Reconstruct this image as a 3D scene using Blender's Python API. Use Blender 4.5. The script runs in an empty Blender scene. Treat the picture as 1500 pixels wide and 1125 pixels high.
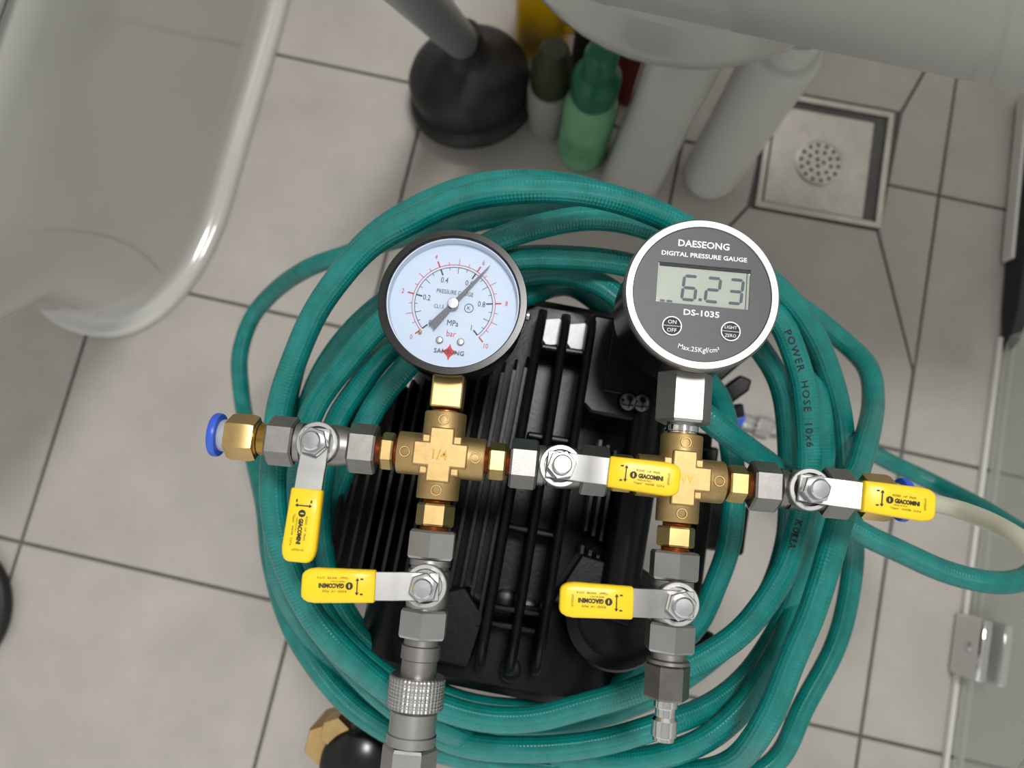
import bpy, bmesh, math, random
from mathutils import Vector, Matrix, Euler
random.seed(4)
PI = math.pi
S = bpy.context.scene
COL = S.collection

# ------------------------------------------------------------------ camera
F_PX = 1150.0
CAM = Vector((0.4913, 0.148, 0.8505))
CROT = Euler((0.1547, -0.0091, 0.2194), 'XYZ').to_matrix()
cd = bpy.data.cameras.new('camera'); cam = bpy.data.objects.new('camera', cd); COL.objects.link(cam)
cam.location = CAM; cam.rotation_euler = (0.1547, -0.0091, 0.2194)
cd.sensor_fit = 'HORIZONTAL'; cd.sensor_width = 36.0; cd.lens = 36.0 * F_PX / 1500.0
cd.clip_start = 0.01; cd.clip_end = 50
cd.dof.use_dof = True; cd.dof.focus_distance = 0.36; cd.dof.aperture_fstop = 8.0
S.camera = cam

# ------------------------------------------------------------------ world and lamps
w = bpy.data.worlds.new('world'); S.world = w; w.use_nodes = True
w.node_tree.nodes['Background'].inputs[0].default_value = (1.0, 1.0, 1.0, 1)
w.node_tree.nodes['Background'].inputs[1].default_value = 1.1
def area(name, loc, target, size, power, col=(1, .97, .93)):
    l = bpy.data.lights.new(name, 'AREA'); l.shape = 'DISK'; l.size = size; l.energy = power; l.color = col
    o = bpy.data.objects.new(name, l); COL.objects.link(o); o.location = loc
    o.rotation_euler = (Vector(target) - Vector(loc)).to_track_quat('-Z', 'Y').to_euler()
    return o
area('ceiling_lamp', (0.64, 0.64, 2.25), (0.60, 0.50, 0.0), 0.36, 26, (1, .985, .965))
S.view_settings.view_transform = 'Standard'; S.view_settings.look = 'None'
S.view_settings.exposure = 0.0; S.view_settings.gamma = 1.0
S.view_settings.use_curve_mapping = False

# ------------------------------------------------------------------ helpers
def ray(px, py):
    return CROT @ Vector(((px - 750) / F_PX, (562.5 - py) / F_PX, -1.0))
def at(px, py, z):
    r = ray(px, py); t = (z - CAM.z) / r.z
    return CAM + r * t
def atd(px, py, d):
    return CAM + ray(px, py) * d

class G:
    def __init__(s): s.V = []; s.F = []; s.UV = None
    def add(s, V, F):
        b = len(s.V); s.V += [Vector(v) for v in V]; s.F += [tuple(i + b for i in f) for f in F]; return s
    def box(s, c, size, M=None):
        c = Vector(c); hx, hy, hz = [q / 2 for q in size]
        V = [Vector((x, y, z)) for x in (-hx, hx) for y in (-hy, hy) for z in (-hz, hz)]
        if M is not None: V = [M @ v for v in V]
        return s.add([v + c for v in V], [(0,1,3,2),(4,6,7,5),(0,4,5,1),(2,3,7,6),(0,2,6,4),(1,5,7,3)])
    def bar(s, a, b, wd, ht, up=(0, 0, 1)):
        a = Vector(a); b = Vector(b); t = (b - a).normalized(); u = Vector(up); sd = t.cross(u).normalized(); u = sd.cross(t)
        V = []
        for p in (a, b):
            for sx, sy in ((-1,-1),(1,-1),(1,1),(-1,1)): V.append(p + sd * sx * wd / 2 + u * sy * ht / 2)
        return s.add(V, [(0,1,2,3),(7,6,5,4),(0,4,5,1),(1,5,6,2),(2,6,7,3),(3,7,4,0)])
    def lathe(s, prof, o=(0,0,0), ax=(0,0,1), n=32, ref=None, ph=0.0, caps=True):
        o = Vector(o); ax = Vector(ax).normalized()
        if ref is None: ref = Vector((0,0,1)) if abs(ax.z) < .9 else Vector((1,0,0))
        e1 = (Vector(ref) - ax * Vector(ref).dot(ax)).normalized(); e2 = ax.cross(e1)
        V = []; F = []
        for r, h in prof:
            for k in range(n):
                a = ph + 2 * PI * k / n
                V.append(o + ax * h + (e1 * math.cos(a) + e2 * math.sin(a)) * r)
        for i in range(len(prof) - 1):
            for k in range(n):
                k2 = (k + 1) % n
                F.append((i*n+k, i*n+k2, (i+1)*n+k2, (i+1)*n+k))
        if caps:
            F.append(tuple(range(n - 1, -1, -1))); F.append(tuple((len(prof)-1)*n + k for k in range(n)))
        return s.add(V, F)
    def hexa(s, af, h0, h1, o, ax, ph=PI/6, ch=.0009, ref=None):
        r = af / math.sqrt(3)
        return s.lathe([(r*.93, h0), (r, h0+ch), (r, h1-ch), (r*.93, h1)], o, ax, 6, ref, ph)
    def extr(s, poly, z0, z1, M=None):
        n = len(poly)
        V = [Vector((x, y, z0)) for x, y in poly] + [Vector((x, y, z1)) for x, y in poly]
        if M is not None: V = [M @ v for v in V]
        return s.add(V, [tuple(range(n-1,-1,-1)), tuple(range(n, 2*n))] + [(k, (k+1)%n, n+(k+1)%n, n+k) for k in range(n)])
    def torus(s, R, r, o, ax=(0,0,1), n=32, m=10):
        o = Vector(o); ax = Vector(ax).normalized(); ref = Vector((1,0,0)) if abs(ax.x) < .9 else Vector((0,1,0))
        e1 = (ref - ax*ref.dot(ax)).normalized(); e2 = ax.cross(e1); V = []; F = []
        for k in range(n):
            d = e1*math.cos(2*PI*k/n) + e2*math.sin(2*PI*k/n)
            for j in range(m):
                b = 2*PI*j/m; V.append(o + d*(R + r*math.cos(b)) + ax*r*math.sin(b))
        for k in range(n):
            for j in range(m):
                F.append((k*m+j, ((k+1)%n)*m+j, ((k+1)%n)*m+(j+1)%m, k*m+(j+1)%m))
        return s.add(V, F)
    def tube(s, pts, r, n=10, caps=True):
        V = []; F = []; N = len(pts); UV = []; L = 0
        for i, p in enumerate(pts):
            t = (pts[min(i+1, N-1)] - pts[max(i-1, 0)]).normalized()
            u = Vector((0,0,1)); u = (u - t*u.dot(t))
            u = u.normalized() if u.length > 1e-4 else Vector((1,0,0)); b = t.cross(u)
            rr = r[i] if isinstance(r, list) else r
            if i: L += (p - pts[i-1]).length
            for k in range(n):
                a = 2*PI*k/n; V.append(p + (u*math.cos(a) + b*math.sin(a))*rr); UV.append((L, k/n))
        for i in range(N-1):
            for k in range(n):
                k2 = (k+1) % n; F.append((i*n+k, i*n+k2, (i+1)*n+k2, (i+1)*n+k))
        if caps: F.append(tuple(range(n-1,-1,-1))); F.append(tuple((N-1)*n+k for k in range(n)))
        s.UV = (UV, n)
        return s.add(V, F)
    def grid(s, rows, closed=True, cap0=True, cap1=True):
        n = len(rows[0]); V = [v for r in rows for v in r]; F = []
        for i in range(len(rows)-1):
            for k in range(n if closed else n-1):
                k2 = (k+1) % n; F.append((i*n+k, i*n+k2, (i+1)*n+k2, (i+1)*n+k))
        if cap0: F.append(tuple(range(n-1,-1,-1)))
        if cap1: F.append(tuple((len(rows)-1)*n+k for k in range(n)))
        return s.add(V, F)
    def xf(s, M): s.V = [M @ v for v in s.V]; return s

ROOT = {}
def _key(o): return o.as_pointer()
def obj(name, g, mat, parent=None, local=False, smooth=40, bevel=0, label=None):
    me = bpy.data.meshes.new(name)
    V = g.V
    M = ROOT.get(_key(parent)) if parent is not None else None
    if M is not None and not local:
        Mi = M.inverted(); V = [Mi @ v for v in V]
    me.from_pydata([tuple(v) for v in V], [], g.F)
    if g.UV and len(g.UV[0]) == len(V):
        uv = me.uv_layers.new(name='UVMap')
        for li, lp in enumerate(me.loops):
            a, b = g.UV[0][lp.vertex_index]; uv.data[li].uv = (a, b)
    me.update()
    bm = bmesh.new(); bm.from_mesh(me); bmesh.ops.recalc_face_normals(bm, faces=bm.faces); bm.to_mesh(me); bm.free()
    if smooth:
        me.shade_smooth(); me.set_sharp_from_angle(angle=math.radians(smooth))
    me.materials.append(mat)
    o = bpy.data.objects.new(name, me); COL.objects.link(o)
    if parent is not None:
        o.parent = parent; ROOT[_key(o)] = M
    if bevel:
        b = o.modifiers.new('bevel', 'BEVEL'); b.width = bevel; b.segments = 2; b.limit_method = 'ANGLE'; b.angle_limit = math.radians(40)
    if label: o['label'] = label
    return o
def thing(name, label, cat, loc, rz=0.0, group=None):
    o = bpy.data.objects.new(name, None); COL.objects.link(o); o.empty_display_size = .02
    o.location = loc; o.rotation_euler = (0, 0, rz); o['label'] = label; o['category'] = cat
    if group: o['group'] = group
    ROOT[_key(o)] = Matrix.Translation(Vector(loc)) @ Matrix.Rotation(rz, 4, 'Z')
    return o
def tag(o, label, cat, group=None):
    o['label'] = label; o['category'] = cat
    if group: o['group'] = group
    return o
def catmull(P, step=.004, closed=False):
    out = []; n = len(P)
    for i in range(n if closed else n-1):
        if closed: p0, p1, p2, p3 = P[(i-1)%n], P[i], P[(i+1)%n], P[(i+2)%n]
        else: p0, p1, p2, p3 = P[max(i-1,0)], P[i], P[i+1], P[min(i+2,n-1)]
        k = max(2, int((p2-p1).length/step))
        for j in range(k):
            t = j/k
            out.append(.5*((2*p1)+(-p0+p2)*t+(2*p0-5*p1+4*p2-p3)*t*t+(-p0+3*p1-3*p2+p3)*t**3))
    if not closed: out.append(P[-1].copy())
    return out
_tc = {}
def text(body, size, bold=0.0, wide=1.0, space=1.0):
    """flat text, centred at the origin in x and y; returns verts (2D) and faces"""
    key = (body, size, bold, wide, space)
    if key in _tc: return _tc[key]
    c = bpy.data.curves.new('t', 'FONT'); c.body = body; c.size = size; c.resolution_u = 2; c.offset = bold; c.space_character = space
    o = bpy.data.objects.new('t', c); COL.objects.link(o)
    dg = bpy.context.evaluated_depsgraph_get(); dg.update()
    me = bpy.data.meshes.new_from_object(o.evaluated_get(dg))
    V = [(v.co.x*wide, v.co.y) for v in me.vertices]; F = [tuple(p.vertices) for p in me.polygons]
    bpy.data.objects.remove(o); bpy.data.curves.remove(c); bpy.data.meshes.remove(me)
    if V:
        x0 = min(v[0] for v in V); x1 = max(v[0] for v in V); y0 = min(v[1] for v in V); y1 = max(v[1] for v in V)
        V = [(a-(x0+x1)/2, b-(y0+y1)/2) for a, b in V]
    _tc[key] = (V, F); return V, F
def put_text(g, body, size, x, y, z, ang=0.0, **kw):
    V, F = text(body, size, **kw); c, s = math.cos(ang), math.sin(ang)
    g.add([(x+a*c-b*s, y+a*s+b*c, z) for a, b in V], F)

# ------------------------------------------------------------------ materials
def rgb(h):
    h = h.lstrip('#'); v = [int(h[i:i+2], 16)/255 for i in (0, 2, 4)]
    return tuple(x/12.92 if x <= .04045 else ((x+.055)/1.055)**2.4 for x in v) + (1,)
def mat(name, col, rough=.5, metal=0.0, var=.0, vscale=40, bump=0.0, bscale=200, spec=.5, coat=0.0, trans=0.0, ior=1.45, rvar=0.0):
    m = bpy.data.materials.new(name); m.use_nodes = True; nt = m.node_tree; b = nt.nodes['Principled BSDF']
    c = rgb(col) if isinstance(col, str) else col
    b.inputs['Base Color'].default_value = c; b.inputs['Roughness'].default_value = rough; b.inputs['Metallic'].default_value = metal
    b.inputs['Specular IOR Level'].default_value = spec; b.inputs['Coat Weight'].default_value = coat
    b.inputs['Transmission Weight'].default_value = trans; b.inputs['IOR'].default_value = ior
    tc = nt.nodes.new('ShaderNodeTexCoord')
    if var:
        n = nt.nodes.new('ShaderNodeTexNoise'); n.inputs['Scale'].default_value = vscale; n.inputs['Detail'].default_value = 6; n.inputs['Roughness'].default_value = .65
        nt.links.new(tc.outputs['Object'], n.inputs['Vector'])
        r = nt.nodes.new('ShaderNodeValToRGB'); r.color_ramp.elements[0].position = .3; r.color_ramp.elements[1].position = .72
        r.color_ramp.elements[0].color = tuple(x*(1-var) for x in c[:3])+(1,); r.color_ramp.elements[1].color = tuple(min(1, x*(1+var)) for x in c[:3])+(1,)
        nt.links.new(n.outputs['Fac'], r.inputs['Fac']); nt.links.new(r.outputs['Color'], b.inputs['Base Color'])
        if rvar:
            q = nt.nodes.new('ShaderNodeMapRange'); q.inputs['To Min'].default_value = rough-rvar; q.inputs['To Max'].default_value = rough+rvar
            nt.links.new(n.outputs['Fac'], q.inputs['Value']); nt.links.new(q.outputs['Result'], b.inputs['Roughness'])
    if bump:
        n2 = nt.nodes.new('ShaderNodeTexNoise'); n2.inputs['Scale'].default_value = bscale; n2.inputs['Detail'].default_value = 3
        nt.links.new(tc.outputs['Object'], n2.inputs['Vector'])
        bp = nt.nodes.new('ShaderNodeBump'); bp.inputs['Strength'].default_value = bump; bp.inputs['Distance'].default_value = .0006
        nt.links.new(n2.outputs['Fac'], bp.inputs['Height']); nt.links.new(bp.outputs['Normal'], b.inputs['Normal'])
    return m
def glassy(name, tint, refl=.06, haze=0.0):
    m = bpy.data.materials.new(name); m.use_nodes = True; nt = m.node_tree; nt.nodes.clear()
    o = nt.nodes.new('ShaderNodeOutputMaterial'); mx = nt.nodes.new('ShaderNodeMixShader')
    t = nt.nodes.new('ShaderNodeBsdfTransparent'); gl = nt.nodes.new('ShaderNodeBsdfGlossy'); lw = nt.nodes.new('ShaderNodeLayerWeight')
    lw.inputs['Blend'].default_value = .5
    pw_ = nt.nodes.new('ShaderNodeMath'); pw_.operation = 'POWER'; pw_.inputs[1].default_value = 5; nt.links.new(lw.outputs['Facing'], pw_.inputs[0])
    fr = nt.nodes.new('ShaderNodeMath'); fr.operation = 'MULTIPLY_ADD'; fr.inputs[1].default_value = refl*6; fr.inputs[2].default_value = refl; nt.links.new(pw_.outputs[0], fr.inputs[0])
    t.inputs[0].default_value = tint; gl.inputs['Roughness'].default_value = .03
    nt.links.new(fr.outputs[0], mx.inputs[0]); nt.links.new(t.outputs[0], mx.inputs[1]); nt.links.new(gl.outputs[0], mx.inputs[2])
    if haze:
        df = nt.nodes.new('ShaderNodeBsdfDiffuse'); df.inputs[0].default_value = (.62, .64, .60, 1)
        m2 = nt.nodes.new('ShaderNodeMixShader'); m2.inputs[0].default_value = haze
        nt.links.new(mx.outputs[0], m2.inputs[1]); nt.links.new(df.outputs[0], m2.inputs[2]); mx = m2
    nt.links.new(mx.outputs[0], o.inputs[0]); return m

M_TILE = mat('tile', '#aca69f', .42, var=.12, vscale=9, bump=.15, bscale=120, rvar=.06)
M_GROUT = mat('grout', '#5f5d5b', .9, var=.15, vscale=60)
M_CERAM = mat('ceramic', '#b9b8b2', .12, var=.03, vscale=3, coat=.4)
M_BRASS = mat('cast_brass', '#b09566', .5, 1, var=.10, vscale=200, bump=.07, bscale=1500)
M_BRASS2 = mat('turned_brass', '#bfa36e', .34, 1, var=.12, vscale=90)
M_BRASS3 = mat('dull_brass', '#9c7a3a', .3, 1, var=.2, vscale=80)
M_RED = mat('sealed_thread', '#9a6238', .35, .8, var=.4, vscale=300)
M_NICK = mat('nickel', '#8d8a87', .42, 1, var=.1, vscale=250, bump=.06, bscale=1800)
M_NICKD = mat('dark_nickel', '#77736f', .28, 1, var=.15, vscale=120)
M_ZINC = mat('zinc', '#c4c5c8', .24, 1, var=.12, vscale=150)
M_STEEL = mat('brushed_steel', '#a3a2a1', .38, 1, var=.06, vscale=60)
M_BEZEL = mat('satin_steel', '#a5a3a1', .44, 1, var=.04, vscale=200)
M_CHROME = mat('chrome', '#d5d5d5', .08, 1)
M_YEL = mat('yellow_vinyl', '#ecc81e', .33, var=.04, vscale=60, spec=.5)
M_INK = mat('black_ink', '#1d1c17', .6)
M_BLUE = mat('blue_plastic', '#2d55c0', .35)
M_GREYP = mat('grey_plastic', '#9fa3aa', .4)
M_BLKENAM = mat('black_enamel', '#0b0b0b', .22, spec=.5)
M_BLKCAST = mat('black_cast_metal', '#0a0a0b', .34, var=.5, vscale=130, bump=.15, bscale=500, spec=.28)
M_BLKRUB = mat('black_rubber', '#1b1a1b', .5, var=.15, vscale=60)
M_DIAL = mat('dial_white', '#c9d5e2', .5)
M_DBLK = mat('dial_black', '#22262b', .6)
M_DRED = mat('dial_red', '#d2303c', .6)
M_NEEDLE = mat('needle_grey', '#55565a', .4)
M_PLATE = mat('plate_charcoal', '#3b3a3e', .45, var=.06, vscale=300)
M_WHITE = mat('white_print', '#e4e4e4', .6)
M_LCD = mat('lcd', '#a3a893', .4)
M_LCDSEG = mat('lcd_segment', '#3c4650', .5)
M_DARK = mat('dark_gap', '#15171a', .7)
M_PANE = glassy('clear_pane', (.97, .98, 1, 1), .045)
M_SCREEN = glassy('shower_glass', (.93, .95, .93, 1), .04, .30)
M_PALE = mat('silicone', '#c9c8c1', .4)
M_PLG = mat('grey_handle', '#85898e', .4)
M_YBOT = mat('yellow_plastic', '#dcae12', .35)
M_RBOX = mat('red_plastic', '#7a1512', .4)
M_WPL = mat('white_plastic', '#c7c6c0', .3)
M_GPL = mat('green_cap', '#0f5b40', .35)
M_GGL = mat('green_bottle', '#86c496', .25, trans=.35, ior=1.2)
M_CGL = mat('clear_bottle', '#b4b5ad', .2, trans=.45, ior=1.2)
M_OLIVE = mat('olive_dark', '#2a2a14', .5)
M_TUBE = mat('clear_tube', '#c6c5b2', .2, trans=.35, ior=1.2)
M_DSTEEL = mat('drain_steel', '#bab4ac', .33, 1, var=.12, vscale=40)

def hose_mat():
    m = bpy.data.materials.new('teal_hose'); m.use_nodes = True; nt = m.node_tree; b = nt.nodes['Principled BSDF']
    b.inputs['Roughness'].default_value = .27; b.inputs['Specular IOR Level'].default_value = .5
    uv = nt.nodes.new('ShaderNodeUVMap'); uv.uv_map = 'UVMap'
    sx = nt.nodes.new('ShaderNodeSeparateXYZ'); nt.links.new(uv.outputs[0], sx.inputs[0])
    def mth(op, a, bb):
        n = nt.nodes.new('ShaderNodeMath'); n.operation = op
        for i, v in enumerate((a, bb)):
            if v is None: continue
            if isinstance(v, (int, float)): n.inputs[i].default_value = v
            else: nt.links.new(v, n.inputs[i])
        return n.outputs[0]
    u = mth('MULTIPLY', sx.outputs[0], 2*PI/.0036); v = mth('MULTIPLY', sx.outputs[1], 2*PI*10)
    h = mth('MULTIPLY', mth('SINE', mth('ADD', u, v), None), mth('SINE', mth('SUBTRACT', u, v), None))
    bp = nt.nodes.new('ShaderNodeBump'); bp.inputs['Strength'].default_value = .30; bp.inputs['Distance'].default_value = .0005
    nt.links.new(h, bp.inputs['Height']); nt.links.new(bp.outputs[0], b.inputs['Normal'])
    tc = nt.nodes.new('ShaderNodeTexCoord'); n = nt.nodes.new('ShaderNodeTexNoise'); n.inputs['Scale'].default_value = 90; n.inputs['Detail'].default_value = 5
    nt.links.new(tc.outputs['Object'], n.inputs[0])
    r = nt.nodes.new('ShaderNodeValToRGB'); r.color_ramp.elements[0].color = rgb('#076964'); r.color_ramp.elements[1].color = rgb('#0b7b75')
    r.color_ramp.elements[0].position = .3; r.color_ramp.elements[1].position = .7
    nt.links.new(n.outputs['Fac'], r.inputs[0]); nt.links.new(r.outputs[0], b.inputs['Base Color'])
    return m
M_HOSE = hose_mat()

# ------------------------------------------------------------------ floor: grout bed with single tiles
T = .3; GAP = .0017
fl = G().box((.6, .15, -.0105), (2.4, 2.1, .015))
floor = obj('floor', fl, M_GROUT); floor['kind'] = 'structure'; ROOT[_key(floor)] = Matrix()
def inset(poly, d):
    n = len(poly); out = []
    for i in range(n):
        p0, p1, p2 = Vector(poly[i-1]), Vector(poly[i]), Vector(poly[(i+1) % n])
        a = (p1-p0).normalized(); b = (p2-p1).normalized()
        na = Vector((-a.y, a.x)); nb = Vector((-b.y, b.x))
        k = (na+nb); k = k/max(.2, k.dot(na)); out.append(tuple(p1 + k*d))
    return out
def tile(poly):
    p = inset([(x*T, y*T) for x, y in poly], GAP)
    q = inset(p, .0012); n = len(p); g = G()
    V = [(x, y, -.004) for x, y in p] + [(x, y, -.0010) for x, y in p] + [(x, y, 0) for x, y in q]
    F = [tuple(range(2*n, 3*n))] + [(k+o, (k+1)%n+o, n+(k+1)%n+o, n+k+o) for o in (0, n) for k in range(n)]
    g.add(V, F); return obj('tile', g, M_TILE, floor, smooth=0)
def tp(px, py): p = at(px, py, 0); return (p.x/T, p.y/T)
TR, BR, BL = tp(1320, 165), tp(1286, 337), tp(1096, 302)
TL = (BL[0]+TR[0]-BR[0], BL[1]+TR[1]-BR[1])
for i in range(-2, 6):
    for j in range(-3, 4):
        if i == 2 and j in (1, 2): continue
        tile([(i, j), (i+1, j), (i+1, j+1), (i, j+1)])
YR = tp(1338, 543)[1]; YL = YR; YT = 2.86
tile([(2, 1), (3, 1), (3, YR), BR, BL, (2, YL)])
tile([BR, (3, YR), (3, 2), (TR[0]*.5+BR[0]*.5, 2)])
tile([(TR[0]*.5+BR[0]*.5, 2), (3, 2), (3, YT), TR])
tile([TR, (3, YT), (3, 3), (2, 3), (2, YT), TL])
tile([TL, (2, YT), (2, 2), (BL[0]*.5+TL[0]*.5, 2)])
tile([(BL[0]*.5+TL[0]*.5, 2), (2, 2), (2, YL), BL])

# room shell around the camera; the near side is left open to let world light in
M_WALL = mat('wall_tile', '#cfcfcd', .35, var=.05, vscale=5)
M_CEIL = mat('ceiling_panel', '#e0e0de', .6)
for nm, c_, sz, m_ in (('wall_left', (-.62, .15, 1.15), (.04, 2.1, 2.33), M_WALL), ('wall_right', (1.82, .15, 1.15), (.04, 2.1, 2.33), M_WALL),
                       ('wall_back', (.6, 1.22, 1.15), (2.48, .04, 2.33), M_WALL), ('ceiling', (.6, .17, 2.34), (2.48, 2.14, .04), M_CEIL)):
    obj(nm, G().box(c_, sz), m_, smooth=0)['kind'] = 'structure'

# ------------------------------------------------------------------ floor drain
dc = Vector(((BL[0]+TR[0])/2*T, (BL[1]+TR[1])/2*T, 0))
dw = (Vector(BR)-Vector(BL)).length*T - .004; dl = (Vector(TR)-Vector(BR)).length*T - .004
da = math.atan2(BR[1]-BL[1], BR[0]-BL[0])
drain = thing('floor_drain', 'square stainless steel floor drain with round perforated strainer set in the tiles', 'drain', dc + Vector((0, 0, -.003)), da)
def ringbox(w0, l0, w1, l1, z0, z1):
    g = G()
    o = [(-w0/2,-l0/2),(w0/2,-l0/2),(w0/2,l0/2),(-w0/2,l0/2)]; i = [(-w1/2,-l1/2),(w1/2,-l1/2),(w1/2,l1/2),(-w1/2,l1/2)]
    V = [(x,y,z0) for x,y in o]+[(x,y,z1) for x,y in o]+[(x,y,z1) for x,y in i]+[(x,y,z0) for x,y in i]
    F = [(a*4+k, a*4+(k+1)%4, ((a+1)%4)*4+(k+1)%4, ((a+1)%4)*4+k) for a in range(4) for k in range(4)]
    return g.add(V, F)
obj('frame', ringbox(dw, dl, dw-.014, dl-.014, -.004, .0045), M_DSTEEL, drain, True, bevel=.001)
pw, pl, off = dw-.030, dl-.024, .006
pan = G().box((-off, -off*.6, .0005), (pw, pl, .003))
obj('cover_plate', pan, M_DSTEEL, drain, True, bevel=.0012)
obj('gap_bed', G().box((0, 0, -.0030), (dw-.013, dl-.013, .002)), M_DARK, drain, True)
st = obj('strainer', G().lathe([(.028, 0), (.028, .0012), (0.0258, .0016), (.0255, .0010), (.001, .0010)], (-off, -off, .002), n=40), M_DSTEEL, drain, True)
for rr, nn in ((.0215, 14), (.0135, 9), (.0045, 3)):
    for k in range(nn):
        a = 2*PI*k/nn + rr*40
        obj('hole', G().lathe([(.0022, 0), (.0022, .0003)], (-off+rr*math.cos(a), -off+rr*math.sin(a), .0031), n=8), M_DARK, st, True)

# ------------------------------------------------------------------ toilet
tip = at(128, 492, 0); tb = tip + Vector((0, .62, 0))
TX = tip.x; TY = tip.y
toilet = thing('toilet', 'glossy white ceramic toilet pedestal with rounded foot on the tiled floor', 'toilet', (TX, TY + .3, 0))
def tsec(z, y0, hw, L, ex=2.6, n=56):
    """D-shaped section: rounded front at y0, half width hw, running back to y0+L"""
    out = []
    fr = hw*1.55
    for k in range(n):
        a = 2*PI*k/n
        c, s = math.cos(a), math.sin(a)
        x = hw*math.copysign(abs(c)**(2/2.3), c)
        if s < 0: y = y0+fr + fr*math.copysign(abs(s)**(2/2.1), s)
        else: y = y0+fr + (L-fr)*math.copysign(abs(s)**(2/7), s)
        out.append(Vector((TX+x, TY+y, z)))
    return out
rows = [tsec(0, 0, .115, .60), tsec(.009, -.001, .1155, .60), tsec(.013, .001, .1135, .60), tsec(.0145, .006, .108, .60), tsec(.015, .013, .1015, .595), tsec(.018, .0165, .098, .595), tsec(.026, .018, .0965, .59), tsec(.045, .015, .099, .59),
        tsec(.08, .009, .1025, .59), tsec(.14, -.002, .104, .59), tsec(.20, -.028, .105, .61), tsec(.26, -.075, .106, .64), tsec(.31, -.115, .107, .68), tsec(.35, -.135, .107, .70), tsec(.372, -.140, .106, .70), tsec(.380, -.136, .102, .70)]  # unseen upper front, with seat and lid, lengthened to deepen the floor shadow
obj('bowl_body', G().grid(rows), M_CERAM, toilet, smooth=60)
rows = [tsec(.386, -.140, .104, .50), tsec(.389, -.144, .108, .50), tsec(.398, -.144, .108, .50), tsec(.402, -.140, .104, .50)]
obj('seat', G().grid(rows), M_WPL, toilet, smooth=60)
rows = [tsec(.407, -.142, .105, .51), tsec(.410, -.146, .109, .51), tsec(.420, -.144, .108, .51), tsec(.426, -.13, .096, .50)]
obj('lid', G().grid(rows), M_WPL, toilet, smooth=60)

# ------------------------------------------------------------------ washbasin with pedestal
ZS = .46
pa, pb = at(1150, 73, ZS-.026), at(1500, 129, ZS-.026)
sy = (pa.y+pb.y)/2
xl = at(800, 0, ZS).x - .006
basin = thing('washbasin', 'white ceramic washbasin with straight front apron, rounded bowl and tapered pedestal', 'washbasin', at(925, 270, 0))
def rrect(x0, x1, y0, y1, r, z, n=6):
    out = []
    for cx, cy, a0 in ((x1-r, y0+r, -PI/2), (x1-r, y1-r, 0), (x0+r, y1-r, PI/2), (x0+r, y0+r, PI)):
        for k in range(n+1):
            a = a0 + PI/2*k/n; out.append(Vector((cx+r*math.cos(a), cy+r*math.sin(a), z)))
    return out
X0, X1, Y0, Y1 = xl, xl+.46, sy, sy+.33
ZT = .64
rows = [rrect(X0+.004, X1-.004, Y0+.004, Y1, .035, ZS-.030), rrect(X0, X1, Y0, Y1, .038, ZS-.025), rrect(X0-.004, X1+.004, Y0-.003, Y1, .040, ZT-.010), rrect(X0-.003, X1+.003, Y0-.001, Y1, .040, ZT-.003), rrect(X0+.003, X1-.003, Y0+.005, Y1-.002, .036, ZT),
        rrect(X0+.03, X1-.03, Y0+.03, Y1-.08, .07, ZT-.002), rrect(X0+.04, X1-.04, Y0+.04, Y1-.09, .07, ZT-.012), rrect(X0+.10, X1-.10, Y0+.09, Y1-.13, .05, ZT-.13)]
obj('basin_shell', G().grid(rows), M_CERAM, basin, smooth=50)
bc = at(962, 93, .405) + Vector((0, .137, 0))
rows = [[Vector((bc.x + .130*math.cos(2*PI*q/48), bc.y + .132*math.sin(2*PI*q/48), .436)) for q in range(48)]]
for k in range(10):
    a = k/9*PI/2*.98
    r = math.cos(a); z = .405 - .07*math.sin(a)
    rows.append([Vector((bc.x + .132*r*math.cos(2*PI*q/48), bc.y + (.132*r)*math.sin(2*PI*q/48), z)) for q in range(48)])
obj('bowl', G().grid(rows), M_CERAM, basin, smooth=60)
pc = at(918, 292, 0)
rows = []
for z, hw, hd, dy in ((0, .034, .030, 0), (.006, .036, .032, 0), (.05, .033, .030, .0), (.15, .031, .029, .008), (.25, .033, .031, .022), (.33, .040, .036, .040)):
    rows.append(rrect(pc.x-hw+.012*z/.3, pc.x+hw+.012*z/.3, pc.y+dy, pc.y+dy+2*hd, .022, z))
obj('pedestal', G().grid(rows), M_CERAM, basin, smooth=60)

# ------------------------------------------------------------------ things standing under the basin
def lathe_thing(name, label, cat, base, prof, m, part='body', n=32):
    t = thing(name, label, cat, base)
    obj(part, G().lathe(prof, base, n=n), m, t, smooth=50)
    return t
pb_ = at(1036, 262, 0)
can = lathe_thing('white_canister', 'tall white rounded canister standing between the pedestal and the floor drain', 'canister', pb_,
    [(.014, 0), (.022, .002), (.028, .008), (.031, .018), (.0315, .03), (.0315, .25), (.030, .258), (.026, .262)], M_WPL)
obj('cap', G().lathe([(.022, .262), (.022, .285), (.020, .288)], pb_), M_WPL, can)

gb = at(851, 224, 0)
gbt = lathe_thing('green_bottle', 'translucent green bottle with dark green cap standing by the basin pedestal', 'bottle', gb,
    [(.018, 0), (.024, .002), (.027, .008), (.0275, .02), (.0275, .10), (.026, .115), (.022, .130)], M_GGL)
obj('cap', G().lathe([(.0225, .130), (.0235, .134), (.0235, .162), (.021, .166), (.016, .170), (.016, .200), (.012, .206)], gb), M_GPL, gbt)
obj('label_patch', G().lathe([(.0278, .03), (.0278, .07)], gb, n=40, caps=False), mat('green_label', '#5c9a6c', .5, var=.4, vscale=60), gbt)

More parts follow.
